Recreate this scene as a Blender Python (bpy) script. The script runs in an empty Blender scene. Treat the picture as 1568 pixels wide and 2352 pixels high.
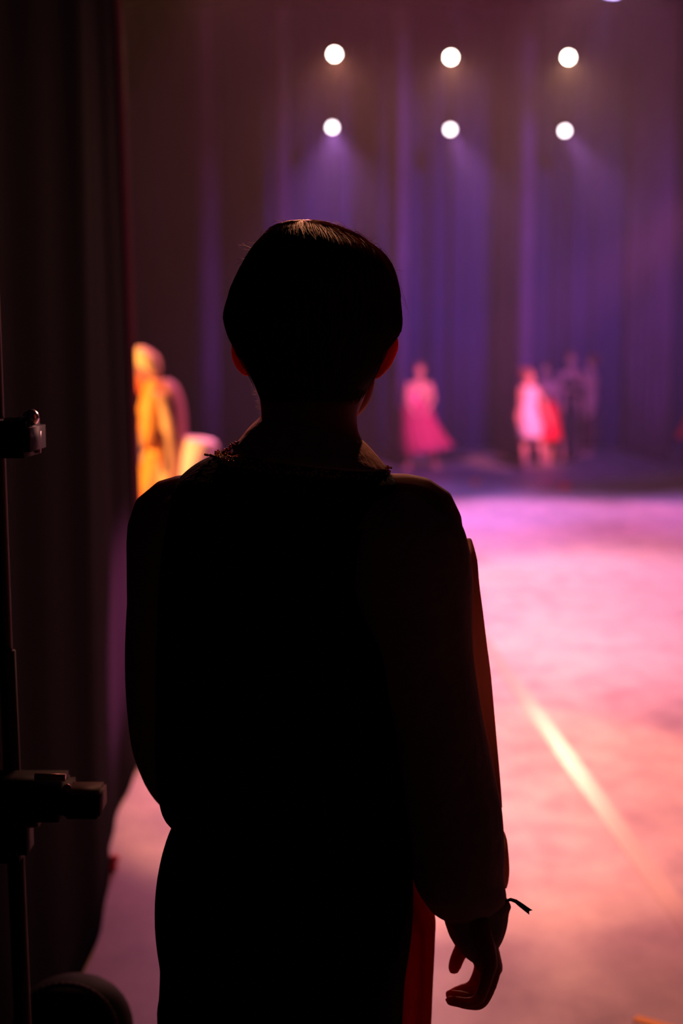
import bpy, bmesh, math, random
from mathutils import Vector, Matrix, noise
random.seed(7)
PI = math.pi
sc = bpy.context.scene
COL = sc.collection

# ------------------------------------------------------------------ camera
FPX = 50.0 / 36.0 * 2352.0
CAM = Vector((0.0, 0.0, 1.55))
PITCH = math.atan(376.0 / FPX)
cd = bpy.data.cameras.new('camera'); cam = bpy.data.objects.new('camera', cd); COL.objects.link(cam)
cd.sensor_fit = 'VERTICAL'; cd.sensor_height = 36; cd.sensor_width = 24; cd.lens = 50
cam.location = CAM; cam.rotation_euler = (PI / 2 - PITCH, 0, 0)
cd.clip_start = 0.02; cd.clip_end = 200
cd.dof.use_dof = True; cd.dof.focus_distance = 1.82; cd.dof.aperture_fstop = 2.5
sc.camera = cam
# ------------------------------------------------------------------ world, colour, cycles
sc.view_settings.view_transform = 'Standard'; sc.view_settings.look = 'None'
sc.view_settings.gamma = 1; sc.view_settings.exposure = 0; sc.view_settings.use_curve_mapping = False
w = bpy.data.worlds.new('world'); sc.world = w; w.use_nodes = True
w.node_tree.nodes['Background'].inputs[0].default_value = (0.6, 0.25, 0.6, 1)
w.node_tree.nodes['Background'].inputs[1].default_value = 0.0028  # faint ambient fill, added for the unlit camera side
cy = sc.cycles
cy.use_denoising = True; cy.max_bounces = 6; cy.diffuse_bounces = 3; cy.glossy_bounces = 3
cy.transmission_bounces = 3; cy.volume_bounces = 0; cy.transparent_max_bounces = 6
cy.sample_clamp_indirect = 2.0; cy.caustics_reflective = False; cy.caustics_refractive = False

FLOOD = 1.0
def light(name, kind, loc, aim, power, color, angle=30, blend=0.3, size=0.08):
    ld = bpy.data.lights.new(name, kind); o = bpy.data.objects.new(name, ld); COL.objects.link(o)
    ld.energy = power; ld.color = color
    if kind == 'SPOT':
        ld.spot_size = math.radians(angle); ld.spot_blend = blend; ld.shadow_soft_size = size
    elif kind == 'AREA':
        ld.shape = 'DISK'; ld.size = size
    o.location = loc
    o.rotation_euler = (Vector(aim) - Vector(loc)).to_track_quat('-Z', 'Y').to_euler()
    return o
# overhead stage wash (lamps hang above the frame), then other unseen spots
light('wash_peach', 'SPOT', (-2.5, 9.8, 6.4), (0.75, 5.7, 0), 2800, (1.0, .32, .15), 40, .8, .08)
light('pool_amber', 'SPOT', (0.35, 7.4, 7.5), (0.35, 4.95, 0), 3000, (1.0, .38, .17), 18.6, .28, .05)
light('wash_pink', 'SPOT', (2.6, 14.5, 6.8), (1.75, 8.9, 0), 4600, (1.0, .38, .60), 28, .9, .12)
light('wash_magenta', 'SPOT', (0.6, 13.0, 7.6), (1.4, 10.3, 0), 4800, (1.0, .18, .34), 66, .2, .12)
light('wash_rose', 'SPOT', (1.6, 9.5, 7.0), (0.6, 5.7, 0), 1400, (1.0, .15, .24), 40, .9, .12)
light('rim_amber', 'SPOT', (0.9, 6.9, 5.0), (-0.01, 1.9, 1.72), 1100, (1.0, .36, .18), 5.6, .9, .06)
light('rim_left', 'SPOT', (-.9, 9.0, 4.2), (-0.05, 1.9, 1.66), 1100, (1.0, .26, .26), 5.0, .9, .06)
light('added_knob_spot', 'SPOT', (1.9, 9.0, 4.0), (-.45, 1.95, 1.45), 1400, (1.0, .38, .36), 4, .8, .06)  # added narrow spot, only to make the stand knob glint
light('side_amber', 'SPOT', (-4.6, 5.6, 2.6), (-1.25, 9.0, 1.1), 2900, (1.0, .42, .10), 26, .4, .08)
light('wing_violet', 'SPOT', (2.5, 9.5, 5.2), (1.6, 22.0, 1.1), 3300, (.42, .14, 1.0), 47, 1.0, .2)
light('wing_rose', 'SPOT', (2.9, 10.5, 5.0), (2.42, 17.9, 0.85), 6000, (1.0, .18, .15), 9.5, .7, .1)
light('wing_rose_small', 'SPOT', (3.0, 11.0, 5.0), (1.0, 18.2, 0.75), 3600, (1.0, .17, .17), 10, .7, .1)
light('edge_magenta', 'SPOT', (3.6, 9.0, 3.4), (-.745, 4.70, 0.60), 15000, (1.0, .16, .36), 6.5, 1.0, .05)

# ------------------------------------------------------------------ picture -> place
def ray(px, py):
    x = (px - 784) / FPX; z = -(py - 1176) / FPX
    c, s = math.cos(PITCH), math.sin(PITCH)
    return Vector((x, c + z * s, -s + z * c))
def P(px, py, Y):
    d = ray(px, py); return CAM + d * (Y / d.y)
def G(px, py, z=0.0):
    d = ray(px, py); return CAM + d * ((z - CAM.z) / d.z)

# ------------------------------------------------------------------ materials
def mat(name, col, rough=.6, noise_amt=.25, scale=8, spec=.3, metal=0, bump=0, bump_scale=40, trans=0, sss=0, sheen=0, emit=None):
    m = bpy.data.materials.new(name); m.use_nodes = True
    nt = m.node_tree; b = nt.nodes['Principled BSDF']
    tc = nt.nodes.new('ShaderNodeTexCoord')
    nz = nt.nodes.new('ShaderNodeTexNoise'); nz.inputs['Scale'].default_value = scale; nz.inputs['Detail'].default_value = 4
    nt.links.new(tc.outputs['Object'], nz.inputs['Vector'])
    mx = nt.nodes.new('ShaderNodeMix'); mx.data_type = 'RGBA'
    nt.links.new(nz.outputs['Fac'], mx.inputs[0])
    mx.inputs[6].default_value = tuple(c * (1 - noise_amt) for c in col[:3]) + (1,)
    mx.inputs[7].default_value = tuple(min(1, c * (1 + noise_amt)) for c in col[:3]) + (1,)
    nt.links.new(mx.outputs[2], b.inputs['Base Color'])
    b.inputs['Roughness'].default_value = rough; b.inputs['Metallic'].default_value = metal
    b.inputs['Specular IOR Level'].default_value = spec
    if sss:
        b.inputs['Subsurface Weight'].default_value = sss
        b.inputs['Subsurface Radius'].default_value = (1, .25, .12); b.inputs['Subsurface Scale'].default_value = .05
    if sheen: b.inputs['Sheen Weight'].default_value = sheen
    if bump:
        n2 = nt.nodes.new('ShaderNodeTexNoise'); n2.inputs['Scale'].default_value = bump_scale
        nt.links.new(tc.outputs['Object'], n2.inputs['Vector'])
        bp = nt.nodes.new('ShaderNodeBump'); bp.inputs['Strength'].default_value = bump; bp.inputs['Distance'].default_value = .01
        nt.links.new(n2.outputs['Fac'], bp.inputs['Height']); nt.links.new(bp.outputs[0], b.inputs['Normal'])
    if emit:
        b.inputs['Emission Color'].default_value = tuple(emit[:3]) + (1,); b.inputs['Emission Strength'].default_value = emit[3]
        m.cycles.emission_sampling = 'NONE'
    if trans:
        tr = nt.nodes.new('ShaderNodeBsdfTranslucent'); nt.links.new(mx.outputs[2], tr.inputs['Color'])
        ms = nt.nodes.new('ShaderNodeMixShader'); ms.inputs[0].default_value = trans
        out = nt.nodes['Material Output']
        nt.links.new(b.outputs[0], ms.inputs[1]); nt.links.new(tr.outputs[0], ms.inputs[2]); nt.links.new(ms.outputs[0], out.inputs['Surface'])
    return m
M = {}
M['velvet'] = mat('black_velvet_vest', (.006, .005, .006), .9, spec=.05, bump=.3, bump_scale=120)
M['drape'] = mat('black_stage_drape', (.0055, .0045, .011), .95, spec=.02, scale=3)
M['hem'] = mat('painted_lit_hem', (.22, .075, .13), .5, spec=.3)  # stage light caught by the curtain edge, put into the base colour
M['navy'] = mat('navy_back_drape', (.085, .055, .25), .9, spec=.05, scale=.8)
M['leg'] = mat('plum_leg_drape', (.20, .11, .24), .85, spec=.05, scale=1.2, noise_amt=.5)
M['skin'] = mat('skin', (.42, .12, .08), .6, .1, 12, spec=.2, sss=.7)
M['skin_tan'] = mat('warm_skin', (.80, .22, .12), .5, .1, 12)
M['skin_pale'] = mat('dancer_skin', (.75, .36, .28), .5, .1, 12)
M['hair'] = mat('brown_hair', (.26, .07, .028), .5, .5, 30, spec=.25)
M['haircap'] = mat('dark_brown_hair', (.05, .02, .012), .8, .5, 30, spec=.12)
M['hairdark'] = mat('auburn_hair', (.22, .07, .06), .6)
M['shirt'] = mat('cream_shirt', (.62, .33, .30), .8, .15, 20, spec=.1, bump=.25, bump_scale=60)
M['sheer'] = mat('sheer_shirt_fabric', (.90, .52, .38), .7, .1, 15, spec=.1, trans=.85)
M['trousers'] = mat('dark_red_trousers', (.030, .003, .004), .85, .3, 10, spec=.08)
M['sash'] = mat('red_sash', (.85, .008, .015), .8, .2, 8, spec=.05, trans=.75)
M['gold'] = mat('gold_trim', (.75, .38, .12), .3, .4, 200, metal=.9)
M['redflower'] = mat('red_flower', (.6, .02, .04), .6)
M['metal'] = mat('black_metal', (.007, .006, .008), .7, spec=.15)
M['pipe'] = mat('worn_steel_pipe', (.10, .04, .05), .6, spec=.3)
M['redplastic'] = mat('red_gel_frame', (.10, .004, .006), .7)
M['shoe'] = mat('black_shoe', (.01, .01, .01), .5)
M['white'] = mat('eye_white', (.8, .8, .8), .3)

# ------------------------------------------------------------------ builders
def tag(o, label=None, cat=None, group=None, kind=None):
    if label: o['label'] = label
    if cat: o['category'] = cat
    if group: o['group'] = group
    if kind: o['kind'] = kind
    return o
def empty(name, loc, label, cat, group=None):
    o = bpy.data.objects.new(name, None); COL.objects.link(o); o.location = loc; o.empty_display_size = .1
    return tag(o, label, cat, group)
def obj(name, bm, m, parent=None, smooth=True, voxel=0, relax=0):
    me = bpy.data.meshes.new(name)
    bmesh.ops.recalc_face_normals(bm, faces=bm.faces[:])
    bm.to_mesh(me); bm.free()
    o = bpy.data.objects.new(name, me); COL.objects.link(o)
    if voxel:
        r = o.modifiers.new('r', 'REMESH'); r.mode = 'VOXEL'; r.voxel_size = voxel; r.use_smooth_shade = True
        if relax:
            s = o.modifiers.new('s', 'SMOOTH'); s.factor = .5; s.iterations = relax
        dg = bpy.context.evaluated_depsgraph_get(); dg.update()
        me2 = bpy.data.meshes.new_from_object(o.evaluated_get(dg)); o.modifiers.clear()
        me2.name = name; o.data = me2; bpy.data.meshes.remove(me); me = me2
    me.materials.clear(); me.materials.append(m)
    if smooth: me.polygons.foreach_set('use_smooth', [True] * len(me.polygons))
    if parent is not None:
        o.parent = parent
        if parent.type == 'EMPTY' or True:
            o.matrix_parent_inverse = Matrix.Identity(4)
            loc = parent.location.copy(); p = parent.parent
            while p is not None: loc += p.location; p = p.parent
            if loc.length > 0:
                me.transform(Matrix.Translation(-loc))
    return o
def catmull(a, b, c, d, t):
    return .5 * ((2 * b) + (c - a) * t + (2 * a - 5 * b + 4 * c - d) * t * t + (3 * b - 3 * c + d - a) * t ** 3)
def densify(rows, sub):
    out = []; n = len(rows)
    for i in range(n - 1):
        a, b, c, d = rows[max(0, i - 1)], rows[i], rows[i + 1], rows[min(n - 1, i + 2)]
        for k in range(sub): out.append(tuple(catmull(a[j], b[j], c[j], d[j], k / sub) for j in range(len(b))))
    out.append(rows[-1]); return out
def add_rings(bm, rings, n=36, e=2.0, caps=(True, True), wob=None):
    """rings: (centre, half-width vector, half-depth vector)"""
    prev = None; first = None
    for k, (c, u, v) in enumerate(rings):
        vs = []
        for i in range(n):
            a = 2 * PI * i / n; ca, sa = math.cos(a), math.sin(a)
            f = 1.0 if wob is None else wob(k / max(1, len(rings) - 1), a)
            vs.append(bm.verts.new(c + u * math.copysign(abs(ca) ** (2 / e), ca) * f + v * math.copysign(abs(sa) ** (2 / e), sa) * f))
        if prev:
            for i in range(n): bm.faces.new((prev[i], prev[(i + 1) % n], vs[(i + 1) % n], vs[i]))
        else: first = vs
        prev = vs
    if caps[0]: bm.faces.new(first[::-1])
    if caps[1]: bm.faces.new(prev)
def add_px(bm, rows, Y, sub=3, n=40, e=2.0, caps=(True, True), scale=1.0, wob=None):
    """rows: (xL, yL, xR, yR, half depth, depth shift)"""
    rr = []
    for (xl, yl, xr, yr, ry, dy) in densify([tuple(map(float, (r + (0,))[:6])) for r in rows], sub):
        a, b = P(xl, yl, Y + dy), P(xr, yr, Y + dy)
        rr.append(((a + b) / 2, (b - a) / 2 * scale, Vector((0, ry * scale, 0))))
    add_rings(bm, rr, n, e, caps, wob)
def add_chain(bm, pts, n=14):
    """rounded tapered limb through (Vector, radius) points"""
    pts = [(Vector(p), r) for p, r in pts]
    P0 = []
    m = len(pts)
    for i in range(m - 1):
        a, b, c, d = pts[max(0, i - 1)], pts[i], pts[i + 1], pts[min(m - 1, i + 2)]
        for k in range(4):
            t = k / 4
            P0.append((Vector([catmull(a[0][j], b[0][j], c[0][j], d[0][j], t) for j in range(3)]), b[1] + (c[1] - b[1]) * t))
    P0.append(pts[-1])
    rings = []
    def frame(t):
        t = t.normalized(); x = Vector((0, 1, 0)) if abs(t.y) < .8 else Vector((1, 0, 0))
        u = t.cross(x).normalized(); return u, t.cross(u).normalized()
    t0 = (P0[1][0] - P0[0][0]).normalized(); u, v = frame(t0)
    for s in (.15, .6, .9): rings.append((P0[0][0] - t0 * P0[0][1] * math.cos(math.asin(s)), u * P0[0][1] * s, v * P0[0][1] * s))
    for i, (p, r) in enumerate(P0):
        t = (P0[min(len(P0) - 1, i + 1)][0] - P0[max(0, i - 1)][0]).normalized()
        nu = (u - t * u.dot(t)).normalized(); nv = t.cross(nu).normalized(); u, v = nu, nv
        rings.append((p, u * r, v * r))
    t1 = (P0[-1][0] - P0[-2][0]).normalized(); r = P0[-1][1]
    for s in (.9, .6, .15): rings.append((P0[-1][0] + t1 * r * math.cos(math.asin(s)), u * r * s, v * r * s))
    add_rings(bm, rings, n)
def add_ball(bm, c, r, rot=None, seg=20):
    mtx = Matrix.Translation(Vector(c)) @ (rot or Matrix.Identity(4)) @ Matrix.Diagonal((r[0], r[1], r[2], 1))
    bmesh.ops.create_uvsphere(bm, u_segments=seg, v_segments=seg // 2, radius=1, matrix=mtx)
def add_box(bm, c, s, rot=None, bevel=0):
    mtx = Matrix.Translation(Vector(c)) @ (rot or Matrix.Identity(4)) @ Matrix.Diagonal((s[0], s[1], s[2], 1))
    r = bmesh.ops.create_cube(bm, size=1, matrix=mtx)
    if bevel:
        ed = list({e for v in r['verts'] for e in v.link_edges})
        bmesh.ops.bevel(bm, geom=ed, offset=bevel, segments=2, affect='EDGES')
def add_cyl(bm, a, b, r, r2=None, n=20):
    a, b = Vector(a), Vector(b); d = b - a
    q = d.to_track_quat('Z', 'Y').to_matrix().to_4x4()
    bmesh.ops.create_cone(bm, cap_ends=True, segments=n, radius1=r, radius2=r if r2 is None else r2, depth=d.length,
                          matrix=Matrix.Translation((a + b) / 2) @ q)
def add_sheet(bm, path, z0, z1, thick=.006, nz=12, shift=None):
    """hanging cloth along a plan path [(x, y)], with thickness"""
    m = len(path); grid = [[], []]
    for side in (0, 1):
        for i, (x, y) in enumerate(path):
            xa, ya = path[max(0, i - 1)]; xb, yb = path[min(m - 1, i + 1)]
            t = Vector((xb - xa, yb - ya, 0)).normalized(); nrm = Vector((-t.y, t.x, 0))
            col = []
            for k in range(nz + 1):
                z = z0 + (z1 - z0) * k / nz
                p = Vector((x, y, z)) + nrm * thick * (side - .5)
                if shift: p += shift(i / (m - 1), (z - z0) / (z1 - z0), z)
                col.append(bm.verts.new(p))
            grid[side].append(col)
    A, B = grid
    for i in range(m - 1):
        for k in range(nz):
            bm.faces.new((A[i][k], A[i + 1][k], A[i + 1][k + 1], A[i][k + 1]))
            bm.faces.new((B[i][k + 1], B[i + 1][k + 1], B[i + 1][k], B[i][k]))
        bm.faces.new((A[i][0], B[i][0], B[i + 1][0], A[i + 1][0]))
        bm.faces.new((A[i][nz], A[i + 1][nz], B[i + 1][nz], B[i][nz]))
    for i in (0, m - 1):
        for k in range(nz): bm.faces.new((A[i][k], A[i][k + 1], B[i][k + 1], B[i][k]))

# ================================================================== THE PLACE
# ---- stage floor: dance vinyl
def floor_material():
    m = bpy.data.materials.new('dance_vinyl'); m.use_nodes = True; nt = m.node_tree; b = nt.nodes['Principled BSDF']
    tc = nt.nodes.new('ShaderNodeTexCoord')
    mp = nt.nodes.new('ShaderNodeMapping'); mp.inputs['Scale'].default_value = (1.2, .5, 1)
    nt.links.new(tc.outputs['Object'], mp.inputs[0])
    n1 = nt.nodes.new('ShaderNodeTexNoise'); n1.inputs['Scale'].default_value = 1.8; n1.inputs['Detail'].default_value = 5; n1.inputs['Roughness'].default_value = .6
    nt.links.new(mp.outputs[0], n1.inputs['Vector'])
    mp2 = nt.nodes.new('ShaderNodeMapping'); mp2.inputs['Scale'].default_value = (3.5, 2.6, 1); mp2.inputs['Rotation'].default_value = (0, 0, .05)
    nt.links.new(tc.outputs['Object'], mp2.inputs[0])
    n2 = nt.nodes.new('ShaderNodeTexNoise'); n2.inputs['Scale'].default_value = 1.6; n2.inputs['Detail'].default_value = 5
    nt.links.new(mp2.outputs[0], n2.inputs['Vector'])
    mu = nt.nodes.new('ShaderNodeMath'); mu.operation = 'MULTIPLY_ADD'; mu.inputs[1].default_value = .5
    nt.links.new(n1.outputs['Fac'], mu.inputs[0]); 
    h = nt.nodes.new('ShaderNodeMath'); h.operation = 'MULTIPLY'; h.inputs[1].default_value = .5
    nt.links.new(n2.outputs['Fac'], h.inputs[0]); nt.links.new(h.outputs[0], mu.inputs[2])
    cr = nt.nodes.new('ShaderNodeValToRGB'); cr.color_ramp.elements[0].position = .35; cr.color_ramp.elements[1].position = .65
    cr.color_ramp.elements[0].color = (.17, .16, .18, 1); cr.color_ramp.elements[1].color = (.40, .38, .39, 1)
    nt.links.new(mu.outputs[0], cr.inputs[0]); nt.links.new(cr.outputs[0], b.inputs['Base Color'])
    rr = nt.nodes.new('ShaderNodeMapRange'); rr.inputs[1].default_value = .35; rr.inputs[2].default_value = .65
    rr.inputs[3].default_value = .54; rr.inputs[4].default_value = .40
    nt.links.new(mu.outputs[0], rr.inputs[0]); nt.links.new(rr.outputs[0], b.inputs['Roughness'])
    b.inputs['Specular IOR Level'].default_value = .45
    return m
bm = bmesh.new(); add_box(bm, (0, 11, -.05), (24, 30, .1))
tag(obj('floor', bm, floor_material(), smooth=False), 'grey vinyl stage floor glowing pink under the lights', 'floor', kind='structure')
# seam tape across the stage
a, b_ = G(1122, 1488), G(1590, 2140)
dirn = (b_ - a).normalized(); side = Vector((dirn.y, -dirn.x, 0)); A0 = a - dirn * 9; B0 = b_ + dirn * 3
def tape(p, q, wd, name, m, label):
    bm = bmesh.new(); s = Vector((-(q - p).y, (q - p).x, 0)).normalized() * wd / 2; z = Vector((0, 0, .003)); N = 40
    L = []
    for i in range(N + 1):
        c = p.lerp(q, i / N); L.append([bm.verts.new(c - s), bm.verts.new(c - s + z), bm.verts.new(c + s + z), bm.verts.new(c + s)])
    for i in range(N):
        for k in range(3): bm.faces.new((L[i][k], L[i][k + 1], L[i + 1][k + 1], L[i + 1][k]))
    return tag(obj(name, bm, m, smooth=False), label, 'tape')
M['tape'] = mat('glossy_tape', (.46, .42, .44), .24, .1, 3, spec=.9)
tape(A0, B0, .068, 'floor_tape', M['tape'], 'long pale glossy tape line running diagonally over the pink stage floor')
M['yellow'] = mat('yellow_tape', (.85, .45, .03), .6)
p = G(1492, 2349); tape(p + Vector((-.03, .02, 0)), p + Vector((.07, -.05, 0)), .03, 'floor_marker', M['yellow'], 'short yellow tape mark on the floor at the lower right corner')

# ---- back drape and wings
bm = bmesh.new()
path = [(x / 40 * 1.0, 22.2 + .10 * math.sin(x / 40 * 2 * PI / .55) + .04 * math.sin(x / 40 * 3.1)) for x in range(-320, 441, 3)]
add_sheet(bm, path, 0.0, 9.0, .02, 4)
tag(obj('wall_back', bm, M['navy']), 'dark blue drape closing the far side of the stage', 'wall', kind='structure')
def leg_drape(px_near, px_far, Yn, Yf, label, m='leg', amp=.07):
    a = P(px_near, 1000, Yn); b = P(px_far, 1000, Yf); L = (b - a); N = 60; path = []
    nr = Vector((-L.y, L.x, 0)).normalized()
    for i in range(N + 1):
        t = i / N; q = a + L * t + nr * amp * math.sin(t * 2 * PI * 5.5 + px_near)
        path.append((q.x, q.y))
    bm = bmesh.new(); add_sheet(bm, path, 0.01, 9.0, .012, 6)
    o = obj('wing_curtain', bm, M[m]); tag(o, label, 'curtain', 'tall wing curtains on the far side of the stage'); return o
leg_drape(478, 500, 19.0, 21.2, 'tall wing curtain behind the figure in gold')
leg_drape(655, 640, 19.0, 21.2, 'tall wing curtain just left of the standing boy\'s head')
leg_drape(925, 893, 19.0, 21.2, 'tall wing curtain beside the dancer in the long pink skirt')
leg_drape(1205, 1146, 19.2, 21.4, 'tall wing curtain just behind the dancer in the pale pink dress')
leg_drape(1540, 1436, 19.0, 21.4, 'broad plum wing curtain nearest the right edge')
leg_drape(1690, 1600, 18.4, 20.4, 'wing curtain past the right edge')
bpy.data.objects.remove(bpy.data.objects['wing_curtain.005'])
# black border above, added where the top is only unlit
bm = bmesh.new(); add_sheet(bm, [(x * .1, 17.3 + .05 * math.sin(x * .9)) for x in range(-80, 91)], 5.55, 9.0, .01, 3)
tag(obj('added_border', bm, M['drape']), 'black border cloth added across the unlit top of the stage', 'curtain')

# ---- near black curtain at the left
pts = [(-.758, 5.2), (-.752, 4.85), (-.742, 4.48), (-.700, 4.12), (-.662, 3.85), (-.645, 3.60), (-.642, 3.36), (-.632, 2.9), (-.60, 2.3), (-.575, 1.7), (-.56, 1.0), (-.56, .2)]
dense = densify([tuple(map(float, q)) for q in pts], 22)
path = []
for i, (x, y) in enumerate(dense):
    s = i / len(dense)
    path.append((x + .004 * math.sin(y * 13 + math.sin(y * 3)) * min(1, (5.2 - y) * 3), y))
def lean(t, h, z):
    k = max(0, 1 - t * 2.2)
    return Vector((-.022 * max(0, z - .8) * k, 0, 0))
root = empty('stage_curtain', (-.66, 3.0, 0), 'tall black curtain hanging at the left, close behind the light stand', 'curtain')
bm = bmesh.new(); add_sheet(bm, path[:], .012, 6.5, .008, 40, lean)
obj('drape', bm, M['drape'], root)
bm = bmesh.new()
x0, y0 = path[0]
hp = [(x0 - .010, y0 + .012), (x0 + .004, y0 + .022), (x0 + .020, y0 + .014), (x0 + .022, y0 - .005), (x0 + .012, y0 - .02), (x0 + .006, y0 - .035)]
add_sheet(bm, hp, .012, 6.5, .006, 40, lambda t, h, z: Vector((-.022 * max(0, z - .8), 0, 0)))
tag(obj('lit_curtain_hem', bm, M['hem'], root), 'thin edge of the curtain, coloured reddish as if lit')
q = G(256, 2000)
bm = bmesh.new(); add_box(bm, q + Vector((.0, 0, .014)), (.035, .035, .028), Matrix.Rotation(.4, 4, 'Z'), .008); add_ball(bm, q + Vector((.008, .01, .034)), (.015, .015, .012))
tag(obj('red_tag', bm, mat('red_tag', (1.0, .02, .03), .6)), 'small red tag at the foot of the black curtain', 'tag')

# ---- light booms on the far side
def lantern(name, px, py, Y, aim, tint, strength, label, group, r=.085):
    c = P(px, py, Y); root = empty(name, c, label, 'stage light', group)
    d = (Vector(aim) - c).normalized(); back = -d
    bm = bmesh.new(); n = 24
    add_cyl(bm, c + back * .02, c + back * .26, r * 1.18, r * 1.0, 28); add_cyl(bm, c + back * .25, c + back * .36, r * .95, r * .6, 28)
    obj('housing', bm, M['metal'], root)
    bm = bmesh.new(); add_cyl(bm, c - d * .015, c + d * .005, r, r, 32)
    obj('lens', bm, mat('lens_glow', (.9, .9, .9), .3, emit=tint + (strength,)), root)
    bm = bmesh.new()
    ux = d.cross(Vector((0, 0, 1))).normalized()
    m0 = c + back * .16
    add_cyl(bm, m0 + ux * r * 1.3, m0 + ux * r * 1.3 + Vector((0, .02, .2)), .008); add_cyl(bm, m0 - ux * r * 1.3, m0 - ux * r * 1.3 + Vector((0, .02, .2)), .008)
    add_cyl(bm, m0 - ux * r * 1.35 + Vector((0, .02, .2)), m0 + ux * r * 1.35 + Vector((0, .02, .2)), .01)
    obj('yoke', bm, M['metal'], root)
    return c, d
BY = 19.6
lowers = [(763, 293), (1034, 298), (1297, 301)]; uppers = [(768, 125), (1035, 132), (1305, 132)]
upt = [(1.0, .34, .22), (1.0, .38, .24), (1.0, .44, .26)]
names = ['left', 'middle', 'right']
where = ['above the boy\'s head', 'in the middle column', 'in the column nearest the right edge']
for i in range(3):
    X = P(uppers[i][0], 400, BY + .35).x
    root = empty('boom_pole', (X, BY + .42, 0), 'tall black boom pole carrying two stage lights ' + where[i], 'pole', 'boom poles between the far wing curtains')
    bm = bmesh.new(); add_cyl(bm, (X, BY + .42, .02), (X, BY + .42, 6.0), .024); obj('pipe', bm, M['metal'], root)
    bm = bmesh.new(); add_cyl(bm, (X, BY + .42, 0.0), (X, BY + .42, .03), .3, .28, 32); obj('base', bm, M['metal'], root)
    c, d = lantern('stage_light', uppers[i][0], uppers[i][1], BY, (0.3 + .5 * i, 7, .2), (1.0, .86, .72), 40.0, 'glowing ' + ['orange', 'amber', 'golden'][i] + ' stage light in the upper row ' + where[i], 'upper row of stage lights', .052)
    light('boom_warm', 'SPOT', c + d * .05, (0.3 + .5 * i, 7, .2), 750, upt[i], 30, .9, .06)
    ax = [(.2, 10.5, 0), (2.6, 13.0, 0), (4.4, 13.0, 0)][i]
    c, d = lantern('stage_light', lowers[i][0], lowers[i][1], BY, ax, (1.0, .82, .88), 14.0, 'white stage light in the lower row ' + where[i], 'lower row of stage lights', .046)
    light('boom_violet', 'SPOT', c + d * .05, ax, 1600, (.66, .22, .95), 30, .9, .05)
c, d = lantern('stage_light', 1400, -20, 14.0, (1.5, 13.5, 0), (.55, .42, 1.0), 12.0, 'violet stage light cut off by the top edge', 'lights at the top edge', .10)
light('top_violet', 'SPOT', c + d * .05, (1.5, 13.5, 0), 900, (.5, .25, 1.0), 34, .8, .05)
c, d = lantern('stage_light', 1050, -24, 14.0, (1.2, 15, 0), (1.0, .05, .25), 6.0, 'red stage light barely showing at the top edge', 'lights at the top edge', .09)
light('top_blue', 'SPOT', c + d * .05, (1.2, 15.5, 0), 700, (.5, .2, 1.0), 26, .8, .05)

# ---- light stand in the left foreground
SY = 2.0
root = empty('light_stand', P(30, 2352, SY).xy.to_3d(), 'thin steel light stand pole rising at the left edge in front of the curtain', 'stand')
sx, sy = root.location.x, root.location.y
bm = bmesh.new(); add_cyl(bm, (sx + .022, sy, .05), (sx + .006, sy, 1.12), .013, .012); add_cyl(bm, (sx + .004, sy, 1.10), (sx - .012, sy, 3.0), .010)
obj('pipe', bm, M['pipe'], root)
bm = bmesh.new(); add_cyl(bm, (sx + .022, sy, 0), (sx + .022, sy, .05), .062, .05, 32); obj('base', bm, M['metal'], root)
# upper lantern on the stand
c = P(20, 1003, SY - .04)
root = empty('stage_lantern', c, 'black lantern clamped high on the left light stand, with a glinting corner knob', 'stage light')
bm = bmesh.new(); add_box(bm, P(30, 1006, SY - .05), (.068, .12, .048), None, .008); add_cyl(bm, P(-10, 1003, SY - .05), P(-90, 1003, SY - .05), .036, .04)
obj('housing', bm, M['metal'], root)
bm = bmesh.new(); add_ball(bm, P(70, 959, SY - .05), (.012, .012, .012)); add_cyl(bm, P(10, 966, SY - .05), P(70, 962, SY - .05), .004)
obj('knob', bm, mat('pale_knob', (.95, .8, .75), .22, metal=1), root)
bm = bmesh.new(); add_cyl(bm, P(86, 990, SY - .03), P(86, 1040, SY - .03), .005); obj('handle', bm, mat('violet_handle', (.5, .25, .5), .35), root)
# lower lantern
c = P(80, 1828, SY - .06)
root = empty('stage_lantern', c, 'black lantern clamped low on the left light stand, with a dark red end', 'stage light')
bm = bmesh.new(); add_box(bm, P(60, 1828, SY - .06), (.125, .10, .05), None, .01); add_cyl(bm, P(-90, 1850, SY - .06), P(90, 1850, SY - .06), .04, .03)
add_box(bm, P(20, 1900, SY - .05), (.06, .07, .09), None, .012)
obj('housing', bm, M['metal'], root)
bm = bmesh.new(); add_box(bm, P(196, 1838, SY - .06), (.05, .07, .034), None, .004); obj('gel_frame', bm, M['redplastic'], root)
bm = bmesh.new(); add_ball(bm, P(154, 1810, SY - .09), (.006, .006, .006)); add_cyl(bm, P(80, 1784, SY - .09), P(150, 1786, SY - .09), .005); obj('knob', bm, mat('pale_knob_small', (.7, .25, .25), .4, metal=.4), root)
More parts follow.
